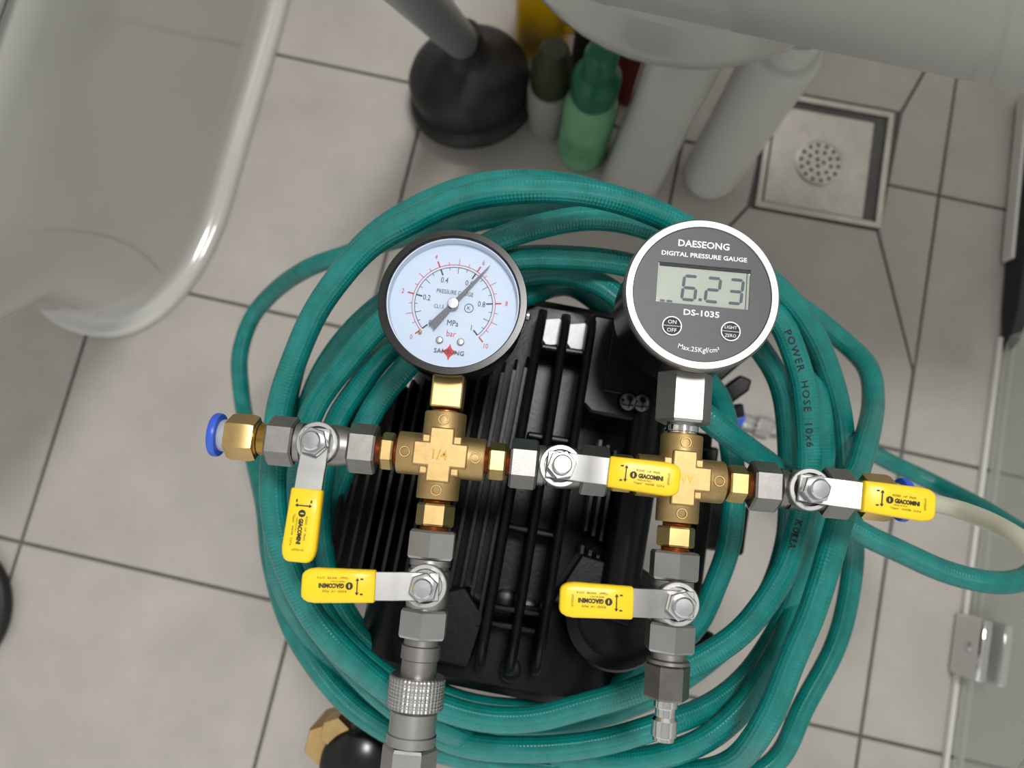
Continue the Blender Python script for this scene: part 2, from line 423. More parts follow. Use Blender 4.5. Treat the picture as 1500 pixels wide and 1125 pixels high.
cb = at(800, 184, 0)
cbt = lathe_thing('clear_bottle', 'short clear bottle with dark olive top beside the black plunger', 'bottle', cb,
    [(.014, 0), (.021, .002), (.0235, .008), (.0235, .082), (.022, .090)], M_CGL)
obj('cap', G().lathe([(.020, .090), (.0215, .093), (.0215, .125), (.019, .132), (.015, .150), (.012, .155)], cb), M_OLIVE, cbt)

yb = at(790, 76, 0)
ybt = thing('yellow_jug', 'yellow plastic jug with a loop handle behind the plunger', 'jug', yb)
rows = [rrect(yb.x-.030+d, yb.x+.030-d, yb.y-.012+d, yb.y+.05-d, .016, z) for z, d in ((0, .004), (.004, 0), (.10, 0), (.14, .003), (.17, .014), (.175, .018))]
obj('body', G().grid(rows), M_YBOT, ybt, smooth=50)
hp = catmull([yb + Vector(q) for q in ((.030, .0, .155), (.050, -.006, .145), (.060, -.008, .115), (.050, -.006, .075), (.028, .0, .06))], .004)
obj('handle', G().tube(hp, .0075, 10), M_YBOT, ybt)
obj('cap', G().lathe([(.013, .175), (.014, .178), (.014, .195), (.012, .198)], yb + Vector((0, .02, 0))), M_BLKRUB, ybt)

kb = at(858, 128, 0)
kbt = lathe_thing('dark_bottle', 'black bottle half hidden under the basin behind the green bottle', 'bottle', kb,
    [(.018, 0), (.022, .003), (.022, .13), (.016, .15), (.010, .16), (.010, .18)], M_BLKRUB)
obj('cap', G().lathe([(.0115, .176), (.0115, .192), (.010, .194)], kb), M_BLKRUB, kbt)
rb = at(905, 152, 0)
rbt = thing('red_box', 'dark red carton tucked between green bottle and basin pedestal', 'box', rb)
obj('carton', G().box(rb + Vector((0, .012, .06)), (.026, .026, .12)), M_RBOX, rbt, bevel=.001)
obj('flap', G().box(rb + Vector((0, .012, .1215)), (.0245, .0245, .003)), M_RBOX, rbt, bevel=.0005)

# ------------------------------------------------------------------ plunger
pg = at(698, 166, 0)
plg = thing('plunger', 'black rubber plunger cup with a grey plastic handle on the floor', 'plunger', pg)
tilt = Matrix.Translation(pg) @ Matrix.Rotation(math.radians(-16), 4, Vector((.8, .6, 0)).normalized())
cup = G().lathe([(.060, .000), (.066, .001), (.0715, .005), (.0715, .011), (.068, .015), (.0635, .018), (.0645, .026), (.0665, .034), (.066, .044), (.060, .055), (.048, .063), (.034, .068), (.025, .074), (.022, .086), (.021, .098)], n=48)
cup.xf(tilt @ Matrix.Translation((0, 0, .018)))
obj('rubber_cup', cup, M_BLKRUB, plg, smooth=60)
hd = tilt @ Vector((0, 0, .104)); htop = at(560, -62, .44)
hv = (htop-hd)
obj('handle', G().lathe([(.0165, 0), (.0178, .01), (.0178, hv.length-.004), (.013, hv.length)], hd, hv, 24), M_PLG, plg)
obj('collar', G().lathe([(.0185, -.012), (.0185, .012), (.0165, .015)], hd, hv, 24), M_BLKRUB, plg)

# ------------------------------------------------------------------ shower screen on the right
g0, g1 = at(1455, 520, 0), at(1378, 1120, 0)
gd = (g1-g0).normalized(); gperp = Vector((-gd.y, gd.x, 0))
if gperp.x < 0: gperp = -gperp
gs0, gs1 = g0 - gd*.02, g1 + gd*.30
scr = thing('shower_screen', 'clear glass shower screen standing on the floor at the right with a chrome clamp', 'glass screen', (gs0+gs1)/2)
u3 = Vector((0, 0, 1))
obj('glass_panel', G().bar(gs0+gperp*.010+u3*.36, gs1+gperp*.010+u3*.36, .008, .70), M_SCREEN, scr, smooth=0)
obj('silicone_strip', G().bar(gs0+gperp*.002+u3*.004, gs1+gperp*.002+u3*.004, .005, .008), M_PALE, scr, bevel=.001)
obj('silicone_strip', G().bar(gs0+gperp*.018+u3*.003, gs1+gperp*.018+u3*.003, .004, .006), M_PALE, scr, bevel=.001)
ck = at(1404, 935, .01)
ckd = (at(1394, 1010, .01)-at(1404, 935, .01)).normalized()
c0 = g0 + gd*((ck-g0).dot(gd)-.026)
cl = obj('clamp', G().bar(c0+gperp*.000+u3*.026, c0+gd*.062+gperp*.000+u3*.026, .012, .05), M_CHROME, scr, bevel=.003)
obj('clamp', G().bar(c0+gperp*.0205+u3*.026, c0+gd*.062+gperp*.0205+u3*.026, .012, .05), M_CHROME, scr, bevel=.003)
obj('screw', G().lathe([(.005, 0), (.005, .0015), (.004, .002)], c0+gd*.031-gperp*.006+u3*.03, -gperp, 16), M_ZINC, cl)

# dark slat at the top right against the screen
da_, db_ = at(1463, 512, .004), at(1503, 150, .004)
ds = thing('metal_bar', 'dark bar with a tapered tip lying along the glass screen at the upper right', 'bar', da_)
dt = (db_-da_).normalized(); dn = Vector((dt.y, -dt.x, 0))
rows = []
for s_, hw, ht in ((0, .002, .006), (.01, .006, .012), (.04, .009, .022), (.12, .012, .03), (.30, .014, .03)):
    c = da_ + dt*s_ + dn*.008
    rows.append([c+dn*hw+u3*0, c+dn*hw+u3*ht, c-dn*hw*.6+u3*ht, c-dn*hw+u3*ht*.7, c-dn*hw])
obj('blade', G().grid(rows), M_BLKRUB, ds, smooth=30)
obj('edge_highlight', G().bar(da_+dt*.10-dn*.0065+u3*.010, da_+dt*.30-dn*.0095+u3*.010, .004, .018), M_WPL, ds, bevel=.001)  # white strip stands in for the highlight along the bar

# black loop at the left edge
lc = at(-93, 893, .012)
rl = (at(13, 893, .012)-lc).length - .0085
tag(obj('black_cord', G().torus(rl, .0085, Vector((lc.x, lc.y, .0085)), n=64), M_BLKRUB), 'black rubber cord lying in a loop on the tiles at the left edge', 'cord')

# ------------------------------------------------------------------ black finned machine under the hose
ZR = .425
mo = at(770, 700, ZR); q0, q1 = at(798, 445, ZR), at(706, 940, ZR)
mang = math.atan2((q0-q1).y, (q0-q1).x) - PI/2
mach = thing('finned_motor', 'black cast metal motor with cooling fins standing inside the green hose coil', 'motor', (mo.x, mo.y, 0), mang)
MW = ROOT[_key(mach)]; MI = MW.inverted()
def ML(px, py, z): return MI @ at(px, py, z)
ytop, ybot = ML(798, 445, ZR).y, ML(706, 985, ZR).y
yfar = ML(830, 415, ZR).y; ylow = ML(700, 1042, ZR).y
# trunk
trunk = []
for y, k in ((ylow, .90), (ylow+.006, 1), (yfar-.006, 1), (yfar, .90)):
    row = []
    for a in range(40):
        t = 2*PI*a/40; c, s = math.cos(t), math.sin(t)
        row.append(Vector((.084*k*math.copysign(abs(c)**.7, c), y, .315+.072*k*math.copysign(abs(s)**.7, s))))
    trunk.append(row)
obj('motor_casing', G().grid(trunk), M_BLKCAST, mach, True, smooth=50)
obj('gear_housing', G().box((0, (ylow+yfar)/2, .15), (.11, (yfar-ylow)*.72, .21)), M_BLKCAST, mach, True, bevel=.008)
obj('base_plate', G().box((0, (ylow+yfar)/2, .028), (.15, (yfar-ylow)*.8, .036)), M_BLKCAST, mach, True, bevel=.004)
for sx in (-1, 1):
    for yy in (ylow+.05, yfar-.05):
        obj('foot', G().lathe([(.014, 0), (.016, .003), (.016, .010), (.012, .013)], (sx*.058, yy, 0), n=20), M_BLKRUB, mach, True)
# three tall ribs with bridges
ribs = [((798, 445), (700, 990)), ((833, 452), (745, 1000)), ((872, 452), (785, 1000))]
for (a, b) in ribs:
    A, B = ML(*a, ZR), ML(*b, ZR); r = .0026
    V = []; F = []
    prof = [(-r*1.3, -.075), (-r, -.004), (-r*.7, -.0012), (0, 0), (r*.7, -.0012), (r, -.004), (r*1.3, -.075)]
    g = G(); rows = []
    for p, dz in ((A, -.012), (A+(B-A)*.03, -.002), (A+(B-A)*.06, 0), (A+(B-A)*.9, 0), (A+(B-A)*.97, -.004), (B, -.016)):
        rows.append([Vector((p.x+x, p.y, ZR+dz+z)) for x, z in prof])
    obj('rib', g.grid(rows), M_BLKCAST, mach, True, smooth=60)
for (xa, ya, xb, yb2) in ((792, 507, 862, 518), (772, 636, 846, 648), (742, 770, 816, 785), (722, 888, 792, 900), (716, 912, 786, 925)):
    A, B = ML(xa, ya, ZR-.010), ML(xb, yb2, ZR-.010); A.z = B.z = ZR-.020
    obj('bridge', G().bar(A, B, .0035, .022), M_BLKCAST, mach, True, bevel=.0012)
for (px, py) in ((810, 487), (847, 494)):
    p = ML(px, py, ZR-.016)
    obj('hex_bolt', G().hexa(.016, -.020, 0, Vector((p.x, p.y, ZR-.014)), (0, 0, 1), ph=.25), mat('dull_bolt', '#a9a8ab', .55, 1, var=.1, vscale=200), mach, True, smooth=20)
# bosses in the rib channels
for (px, py) in ((740, 880), (772, 893), (748, 985)):
    p = ML(px, py, ZR-.025)
    obj('boss', G().lathe([(.006, -.02), (.006, 0), (.004, .001)], Vector((p.x, p.y, ZR-.027)), n=16), M_BLKCAST, mach, True)
# fine fins left and right of the ribs: vertical plates with tops on a circle
for i in range(18):
    px = 770 - 17*i
    p = ML(px-4, 745, ZR-.01-.0026*i)
    zt = ZR-.012-.0026*i
    L0, L1 = (ytop-.022-.0022*i, ML(700, 955, ZR).y + .0012*i)
    if p.x < ML(742, 745, ZR).x:
        g = G(); rows = []
        for y, dz in ((L0, -.008), (L0-.008, 0), (L1+.008, 0), (L1, -.01)):
            rows.append([Vector((p.x+x, y, zt+dz+z)) for x, z in ((-.0012, -.06), (-.0009, 0), (.0009, 0), (.0012, -.06))])
        obj('fin', g.grid(rows), M_BLKCAST, mach, True, smooth=0)
for i in range(7):
    p = ML(868+13*i, 720, ZR-.02)
    zt = ZR-.022-.002*i
    for ya, yb3 in ((.030, -.022), (-.030, -.055)):
        rows = [[Vector((p.x+x, y, zt+z)) for x, z in ((-.0012, -.05), (-.0009, 0), (.0009, 0), (.0012, -.05))] for y in (ya-.002*i, yb3-.002*i)]
        obj('fin', G().grid(rows), M_BLKCAST, mach, True, smooth=0)
# wide side bar on the right
A, B = ML(950, 600, ZR-.01), ML(905, 880, ZR-.01)
obj('side_rail', G().tube([A, A+(B-A)*.5, B], .0105, 18), M_BLKCAST, mach, True)
# terminal cover with dome screws
p = ML(925, 545, ZR)
cvr = obj('terminal_cover', G().extr([(-.026, -.020), (-.018, -.026), (.026, -.026), (.026, .03), (-.026, .03)], ZR-.05, ZR-.004, Matrix.Translation((p.x, p.y, 0))), M_BLKCAST, mach, True, bevel=.002)
obj('inner_lid', G().extr([(-.014, -.013), (.020, -.013), (.020, .026), (-.014, .026)], ZR-.004, ZR-.0015, Matrix.Translation((p.x, p.y, 0))), M_BLKCAST, cvr, True, bevel=.0008)
for px, py in ((921, 588), (941, 590)):
    s_ = ML(px, py, ZR)
    obj('dome_screw', G().lathe([(.0062, -.004), (.0062, 0), (.0056, .002), (.004, .0036), (.0015, .0044), (.0003, .0045)], Vector((s_.x, s_.y, ZR-.002)), n=20), mat('dark_screw', '#4a4a48', .18, 1), cvr, True)
# round cover at the lower right, and lower-left plate
p = ML(905, 905, ZR-.015)
obj('round_cover', G().lathe([(.030, -.06), (.030, -.006), (.028, -.002), (.022, 0), (.018, -.003), (.001, -.003)], Vector((p.x, p.y, ZR-.016)), n=36), M_BLKCAST, mach, True)
p = ML(872, 860, ZR-.01)
obj('cover_plate', G().extr([(-.022, -.012), (.022, -.018), (.024, .012), (-.010, .016)], ZR-.04, ZR-.012, Matrix.Translation((p.x, p.y, 0))), M_BLKCAST, mach, True, bevel=.0015)
p = ML(655, 915, ZR-.02)
obj('cover_plate', G().extr([(-.022, -.02), (.016, -.02), (.020, .008), (.006, .022), (-.018, .012)], ZR-.05, ZR-.018, Matrix.Translation((p.x, p.y, 0))), M_BLKCAST, mach, True, bevel=.0015)
# side post, box and brackets on the right
A, B = ML(1040, 655, .33), ML(1012, 880, .33)
obj('side_post', G().bar(A, B, .010, .012), M_BLKENAM, mach, True, bevel=.002)
A, B = ML(960, 640, .33), ML(1040, 650, .33)
obj('cross_arm', G().bar(A, B, .012, .014), M_BLKCAST, mach, True, bevel=.002)
p = ML(1042, 770, .25)
obj('switch_box', G().box(p, (.04, .036, .05)), M_BLKCAST, mach, True, bevel=.003)
for pl in ([(985, 560), (1075, 505), (1095, 525), (1020, 590)], [(1030, 590), (1085, 548), (1103, 556), (1098, 572), (1060, 600)], [(1040, 596), (1090, 590), (1092, 610), (1050, 618)]):
    V = [ML(x, y, .30) for x, y in pl]
    obj('bracket', G().extr([(v.x, v.y) for v in V][::-1], .275, .30), M_BLKENAM, mach, True, bevel=.002)
V = [ML(x, y, .31) for x, y in ((985, 975), (1022, 920), (1048, 928), (1046, 942), (1012, 985))]
obj('bracket', G().extr([(v.x, v.y) for v in V][::-1], .285, .31), M_BLKENAM, mach, True, bevel=.002)

# ------------------------------------------------------------------ green hose, one spiral
OD = .0135
chain = """1180,560,26 1230,630,25 1290,670,25 1367,707,25 1443,747,27 1500,785,29 1525,820,31 1500,848,33 1450,853,34 1383,837,34 1317,807,34 1260,780,34 1190,735,34 1140,690,35 1088,652,36 1040,615,37 985,560,36 940,480,35 895,425,35 820,400,34
740,410,33 660,440,33 600,485,34 552,531,35 517,579,35 493,616,35 475,680,34 468,760,33 478,840,33 495,893,33 532,940,33 600,992,33 680,1030,33 780,1040,33 880,1020,33 970,960,34 1020,916,34 1048,856,34 1068,800,34 1075,734,34 1076,700,33 1068,640,33 1050,575,32 1000,525,31 940,490,31 890,455,31 850,424,31 816,418,32 775,432,33 700,455,33 640,490,35 592,541,36 560,579,36 536,619,36
505,690,33 487,740,32 480,800,31 490,860,31 530,930,31 610,1000,30 720,1060,30 840,1060,30 960,1020,31 1060,950,31 1120,880,31 1150,800,31 1156,720,32 1153,613,33 1142,559,33 1120,520,33 1070,460,34 1000,415,35 912,386,36 816,377,36 753,379,36 680,400,36 600,440,36 547,485,36 501,539,36 469,581,36 453,612,36
440,680,36 436,760,36 447,840,36 480,910,36 540,975,37 620,1025,38 707,1053,38 784,1053,38 856,1034,38 928,1013,38 1000,980,38 1074,936,38 1114,893,38 1150,836,38 1165,788,37 1180,735,37 1185,670,37 1182,616,37 1176,559,37 1162,514,37 1142,468,37 1090,415,37 1020,365,37 936,329,37 864,319,37 792,331,37 725,353,37 650,395,35
580,430,33 520,480,33 475,540,33 450,600,33 425,680,33 420,760,34 425,830,34 450,890,35 500,960,35 570,1030,36 660,1085,36 760,1098,37 870,1090,37 960,1065,37 1040,1035,36 1100,985,35 1150,905,34 1172,845,34 1195,760,34 1205,684,35 1203,627,35 1194,570,35 1165,500,34 1110,430,34 1030,370,34 930,325,33 816,312,33 744,314,33 672,329,33 600,345,31
545,360,29 507,373,28 453,392,27 405,424,25 368,467,24 351,520,24 352,560,24 357,600,24 372,670,26 388,740,28 398,820,30 420,900,31 455,965,32 515,1035,33 600,1086,34 720,1116,35 850,1130,35 970,1136,36 1065,1122,38 1116,1068,40 1142,1014,40
1160,965,40 1187,904,40 1210,833,40 1227,774,39 1243,720,39 1257,684,37 1270,641,35 1279,590,32 1273,540,31 1241,505,30 1193,465,30 1130,420,30 1060,370,31 980,325,32 900,290,34 830,270,35 744,266,36 672,278,36 600,309,35 540,350,34 490,410,33 450,480,33 425,560,33 412,640,34 405,700,34 402,780,33 412,850,33 440,910,32 500,985,32 580,1050,32 680,1106,32 800,1138,32 940,1140,32 1060,1152,32
1138,1114,32 1176,1037,32 1221,953,31 1240,890,31 1250,816,31 1246,750,32 1238,690,33 1233,622,34 1219,559,35 1193,494,36 1153,437,37 1110,400,38 1050,362,39 960,312,40 864,283,41 768,278,41 672,293,40 600,325,40 540,360,39 490,415,39 455,470,38 429,533,38 411,587,38 403,640,38 400,690,39 399,733,39 408,790,39 430,850,39 458,903,39 492,945,39 560,1005,38 640,1062,37 720,1095,35 800,1120,33 880,1160,31"""
HP = []
for tkn in chain.split():
    px, py, wd = [float(q) for q in tkn.split(',')]
    HP.append(atd(px, py, F_PX*OD/wd))
HC = catmull(HP, .005)
# a light smoothing keeps the lay relaxed
for it in range(2):
    HC = [HC[0]] + [(HC[i-1]+HC[i]*2+HC[i+1])/4 for i in range(1, len(HC)-1)] + [HC[-1]]
hb = at(900, 700, 0)
hose = thing('rubber_hose', 'long green rubber hose coiled in many loops around the black motor', 'hose', (hb.x, hb.y, 0))
hz = obj('hose_tube', G().tube(HC, OD/2, 14), M_HOSE, hose, smooth=80)
HX = [atd(a, b, F_PX*OD/c) for a, b, c in ((560, 1010, 31), (640, 1062, 33), (720, 1094, 34), (830, 1112, 35), (930, 1114, 36), (1020, 1090, 37), (1085, 1040, 37), (1132, 968, 36), (1166, 890, 34), (1188, 800, 33), (1206, 700, 32), (1206, 620, 31))]
obj('hose_tube', G().tube(catmull(HX, .005), OD/2, 14), M_HOSE, hose, smooth=80)
def nearest(px, py):
    best = None
    for i, p in enumerate(HC):
        L = CROT.transposed() @ (p-CAM); q = (750+F_PX*L.x/-L.z, 562.5-F_PX*L.y/-L.z)
        d = (q[0]-px)**2+(q[1]-py)**2
        if best is None or d < best[0]: best = (d, i)
    return best[1]
def hose_text(body, size, start, sgn, ang0, wide=1.0, space=1.2):
    V, F = text(body, size, wide=wide, space=space, bold=.00006)
    x0 = min(v[0] for v in V); S_ = [0]; idx = [start]
    i = start
    while S_[-1] < .25 and 0 < i+sgn < len(HC)-1:
        S_.append(S_[-1] + (HC[i+sgn]-HC[i]).length); i += sgn; idx.append(i)
    out = []
    for x, y in V:
        s_ = x-x0; k = 0
        while k < len(S_)-2 and S_[k+1] < s_: k += 1
        f = (s_-S_[k])/max(1e-9, S_[k+1]-S_[k])
        a, b = HC[idx[k]], HC[idx[k+1]]; p = a.lerp(b, f); t = (b-a).normalized()
        u = (u3 - t*t.z).normalized(); sd = u.cross(t)      # sd: left of travel
        an = ang0 + y/(OD/2)
        out.append(p + (u*math.cos(an) + sd*math.sin(an))*(OD/2+.00015))
    g = G(); g.add(out, F)
    obj('printed_lettering', g, M_DARK, hz, smooth=0)
hose_text('POWER  HOSE  10x6', .0052, nearest(1150, 486), -1, -.25, wide=1.15)
hose_text('KOREA', .0050, nearest(1174, 765), -1, -.45, wide=1.15)

# ------------------------------------------------------------------ pressure test manifold
ZM = .49
c1 = at(647, 668, ZM); c2 = at(995, 701, ZM)
ang = math.atan2((c2-c1).y, (c2-c1).x)
man = thing('pressure_test_manifold', 'brass and nickel pressure test manifold with two gauges and five yellow-handled ball valves', 'pressure manifold', c1, ang)
MMI = ROOT[_key(man)].inverted()
def L(px, py, h=0.0): return MMI @ at(px, py, ZM+h)
def X(px, py): return L(px, py).x
def Y(px, py): return L(px, py).y
ROW = lambda px: L(px, 668+.0955*(px-647)).x
CA = 0.0; CB = L(995, 701).x
COLA = lambda py: L(647-.088*(py-668), py).y
COLB = lambda py: L(995-.088*(py-701), py).y
EX, EY, EZ = Vector((1,0,0)), Vector((0,1,0)), Vector((0,0,1))
def mob(name, g, m, parent=man, **k): return obj(name, g, m, parent, True, **k)

def cross(cx, mark):
    o = Vector((cx, 0, 0)); R = .0098; A = .0198
    g = G()
    for ax in (EX, EY, -EX, -EY):
        g.lathe([(R*.985, 0), (R*.985, A-.0005), (R*.95, A), (R*.72, A), (R*.72, A-.003)], o, ax, 36)
    cr = mob('brass_cross', g, M_BRASS, smooth=35)
    a, b = .0122, .0054
    plus = [(-a,-b),(-b,-b),(-b,-a),(b,-a),(b,-b),(a,-b),(a,b),(b,b),(b,a),(-b,a),(-b,b),(-a,b)]
    M = Matrix.Translation(o)
    mob('centre_boss', G().extr(plus, -.0104, .0104, M), M_BRASS, cr, bevel=.0007)
    sq = [(-.0090,-.0090),(.0090,-.0090),(.0090,.0090),(-.0090,.0090)]
    mob('corner_web', G().extr(sq, -.0078, .0078, M), M_BRASS, cr, bevel=.0007)
    for d in (EX, -EX, -EY, EY):
        mob('casting_mark', G().torus(.0022, .00035, o+d*.0158+EZ*.0097, EZ, 20, 6), M_BRASS, cr)
    gt = G(); put_text(gt, mark, .0062, cx, 0, .01055, 0, bold=.00008)
    mob('size_mark', gt, M_BRASS3, cr, smooth=0)
    return cr
cross(CA, '1/4'); cross(CB, 'SW')

def nipple(o, ax, a, b, af, m=M_BRASS2, t0=True, t1=True):
    """hex nipple from a to b along ax with sealed threads at both ends"""
    e = .0019
    h0, h1 = (a+e if t0 else a), (b-e if t1 else b)
    g = G().hexa(af, h0, h1, o, ax, ph=PI/6)
    n = mob('hex_nipple', g, m, smooth=20)
    for q0, q1 in ((a-.002, h0), (h1, b+.002)):
        if q1-q0 < .0005: continue
        pr = []; k = 5
        for i in range(k+1):
            h = q0+(q1-q0)*i/k; pr += [(af*.40, h), (af*.43, h+(q1-q0)/k*.5)] if i < k else [(af*.40, h)]
        mob('sealed_thread', G().lathe(pr, o, ax, 24), M_RED, n)
    return n

def lever(o, la, parent, tone=M_STEEL, tail=.0, faded=False, rise=0.0):
    """lever set: disc, nut, bolt, steel arm and yellow grip; o = stem axis on the pipe axis plane"""
    Rz = Matrix.Translation(o) @ Matrix.Rotation(la, 4, 'Z')
    mob('stem_collar', G().lathe([(.0094, .006), (.0094, .0126), (.0090, .0130), (.0074, .0130), (.0070, .0100), (.001, .0100)], o, EZ, 36), M_STEEL, parent)
    # steel arm, bent: flat at the stem, small step, then into the grip
    cs = [(-.0062, .0142), (.0095, .0142), (.0125, .0152), (.0260, .0165+rise), (.044, .0168+rise)]
    g = G(); rows = []
    for x, z in cs:
        hw = .0060 if x > 0 else .0058
        rows.append([Rz @ Vector((x, yy, zz)) for yy, zz in ((-hw, z), (hw, z), (hw, z+.0018), (-hw, z+.0018))])
    mob('lever_arm', g.grid(rows), tone, parent, smooth=25, bevel=.0003)
    g = G().hexa(.0112, .0158, .0208, o, EZ, ph=la+.3, ch=.0006)
    nut = mob('lever_nut', g, M_ZINC, parent, smooth=20)
    mob('bolt_end', G().lathe([(.0043, .0205), (.0043, .0240), (.0036, .0248), (.001, .0249)], o, EZ, 24), M_ZINC, parent, smooth=30)
    # yellow grip: rounded flat sleeve
    rows = []; x0, x1 = .0205, .0515
    for i, (x, k, kz) in enumerate(((x0, .93, .85), (x0+.0006, 1, 1), (x0+.010, 1, 1), (x1-.006, 1.0, 1), (x1-.003, .93, .98), (x1-.0012, .80, .92), (x1-.0003, .66, .75), (x1, .52, .45))):
        hw = (.0068+.0007*(x-x0)/(x1-x0))*k; hz_ = .0033*kz; zc = .0176+rise+(.0003)*(x-x0)/.03
        row = []
        for a in range(24):
            t = 2*PI*a/24; c, s = math.cos(t), math.sin(t)
            row.append(Rz @ Vector((x, hw*math.copysign(abs(c)**.42, c), zc+hz_*math.copysign(abs(s)**.55, s))))
        rows.append(row)
    mob('lever_grip', G().grid(rows), M_YEL, parent, smooth=50)
    # printing
    g = G(); zt = .0
    put_text(g, 'GIACOMINI', .0025, .0385, -.0002, zt, 0, bold=.00013, wide=.82)
    put_text(g, 'R250D  1/4"  PN35', .0013, .0372, .0021, zt, 0)
    put_text(g, 'MADE IN ITALY', .0009, .0360, -.0020, zt)
    put_text(g, '"Clapet"   WATER   S.S.P.A', .0012, .0380, -.0035, zt)
    if not faded: put_text(g, '27192507', .0013, .0462, 0, zt, -PI/2)
    # arrow with stops and round emblem
    g.box((0.0277, 0, zt), (.00045, .0060, .00002))
    for sg in (-1, 1):
        g.add([(0.0277, sg*.0036, zt), (0.0269, sg*.0024, zt), (0.0285, sg*.0024, zt)], [(0, 1, 2)])
        g.box((0.0258, sg*.0031, zt), (.0012, .0006, .00002))
    n = 20
    ring = [(.0310+.00155*math.cos(2*PI*k/n), -.0002+.00155*math.sin(2*PI*k/n), zt) for k in range(n)]
    inn = [(.0310+.0006*math.cos(2*PI*k/n)*.6, -.0002+.0012*math.sin(2*PI*k/n)*.8, zt) for k in range(n)]
    g.add(ring+inn, [(k, (k+1)%n, n+(k+1)%n, n+k) for k in range(n)])
    # the surface of the grip is at zc+hz
    g.xf(Rz @ Matrix.Translation((0, 0, .0176+.0033+rise+.00045)))
    mob('grip_printing', g, M_INK, parent, smooth=0)

def valve(o, ax, half, la, tone=M_NICK, low=M_NICK, rise=0.0, stem=0.0, faded=False, hexph=PI/6, label=None):
    """ball valve centred on o, pipe axis ax"""
    AF = .0198; hx = .0125
    g = G().lathe([(.0086, -half+hx), (.0092, -half+hx+.0004), (.0092, -half+hx+.003), (.0085, -half+hx+.0034), (.0085, -half+hx+.0045), (.0094, -half+hx+.005), (.0098, 0), (.0094, half-hx-.004), (.0086, half-hx)], o, ax, 36)
    v = mob('ball_valve', g, tone, smooth=35, label=label)
    mob('hex_end', G().hexa(AF, -half, -half+hx, o, ax, ph=hexph, ch=.0010), low, v, smooth=20)
    mob('hex_end', G().hexa(AF, half-hx, half, o, ax, ph=hexph, ch=.0010), low, v, smooth=20)
    lever(Vector(o)+Vector(ax)*stem, la, v, rise=rise, faded=faded)
    return v
def lang(o, px, py, h=.018):
    e = L(px, py, h); return math.atan2(e.y-o.y, e.x-o.x)

# row: left push fitting, left valve, cross, middle valve, cross, right valve, right push fitting
v1a, v1b = ROW(395), ROW(553); o = Vector(((v1a+v1b)/2, 0, 0))
valve(o, EX, (v1b-v1a)/2, lang(o, 437, 818), label='nickel ball valve at the left end, lever hanging down')
nipple(Vector((0,0,0)), EX, v1b, CA-.0198, .0148)
v2a, v2b = ROW(747), ROW(890); o = Vector(((v2a+v2b)/2, 0, 0))
nipple(Vector((0,0,0)), EX, CA+.0198, v2a, .0148)
valve(o, EX, (v2b-v2a)/2, lang(o, 990, 704), label='nickel ball valve between the two brass crosses')
nipple(Vector((0,0,0)), EX, v2b, CB-.0198, .0148)
v3a, v3b = ROW(1098), ROW(1245); o = Vector(((v3a+v3b)/2, 0, 0))
nipple(Vector((0,0,0)), EX, CB+.0198, v3a, .0148)
valve(o, EX, (v3b-v3a)/2, lang(o, 1356, 740), M_NICKD, label='nickel ball valve at the right end beside the clear tube')
def push_fit(x, sgn):
    ax = EX*sgn; o = Vector((x, 0, 0)); s = .0175/.0212
    g = G().lathe([(.0072, -.001), (.0072, .004), (.0078, .0045), (.0078, .006)], o, ax, 28)
    f = mob('push_fitting', g, M_BRASS3)
    mob('hex_body', G().hexa(.0185, .0055, .0185, o, ax, ph=0.0 + PI/6, ch=.0022), M_BRASS2, f, smooth=20)
    mob('inner_collar', G().lathe([(.0074, .0185), (.0074, .0215), (.0068, .0225)], o, ax, 28), M_GREYP, f)
    mob('release_ring', G().lathe([(.0078, .0222), (.0096, .0224), (.0100, .0232), (.0100, .0250), (.0094, .0258), (.0062, .0258), (.0058, .0246), (.0058, .0225)], o, ax, 36), M_BLUE, f)
    mob('bore', G().lathe([(.0058, .0225), (.0058, .0240)], o, ax, 24), M_DARK, f)
    return f
push_fit(v1a, -1)
push_fit(v3b, 1)

# column under the left cross
EYN = -EY
ya, yb_ = COLA(777), COLA(934)
nipple(Vector((CA,0,0)), EYN, .0198, -ya, .0150)
o = Vector((CA, (ya+yb_)/2, 0))
valve(o, EYN, (ya-yb_)/2, lang(o, 450, 856, .016), M_STEEL, M_STEEL, faded=True, hexph=0.0, label='nickel ball valve under the 1/4 cross, lever pointing left')
ka = -yb_
def coupler(cx, k0, segs):
    par = None
    for nm, prof, m, n, ph in segs:
        g = G().lathe([(r, k0+h) for r, h in prof], Vector((cx, 0, 0)), EYN, n, None, ph)
        if par is None: par = mob(nm, g, m, smooth=30)
        else: mob(nm, g, m, par, smooth=(20 if n == 6 else 30))
    return par
cp = coupler(CA, ka, [
    ('quick_coupler', [(.0078, -.001), (.0078, .003), (.0086, .0034), (.0086, .009), (.0078, .0095), (.0078, .016)], M_NICK, 32, 0),
    ('coupler_neck', [(.0090, .030), (.0102, .031), (.0102, .040), (.0108, .0405), (.0108, .0445), (.0088, .045)], M_STEEL, 36, 0),
    ('coupler_nut', [(.0112, .045), (.0120, .0462), (.0120, .0595), (.0112, .0605)], M_STEEL, 6, PI/6),
    ('hose_tail', [(.0060, .060), (.0060, .068), (.0074, .069), (.0066, .076), (.0074, .077), (.0066, .085)], M_CHROME, 28, 0)])
gk = G()
n = 120; rows = []
for i in range(25):
    h = i*.0005; rows.append([])
    for k in range(n):
        a = 2*PI*k/n; r = .0122 + .00030*math.sin(20*a + h*2500)*math.sin(20*a - h*2500)
        if i in (0, 24): r -= .0008
        rows[-1].append(Vector((CA + r*math.cos(a), -(ka+.016+h*1.15), r*math.sin(a))))
mob('knurled_sleeve', gk.grid(rows), M_STEEL, cp, smooth=20)

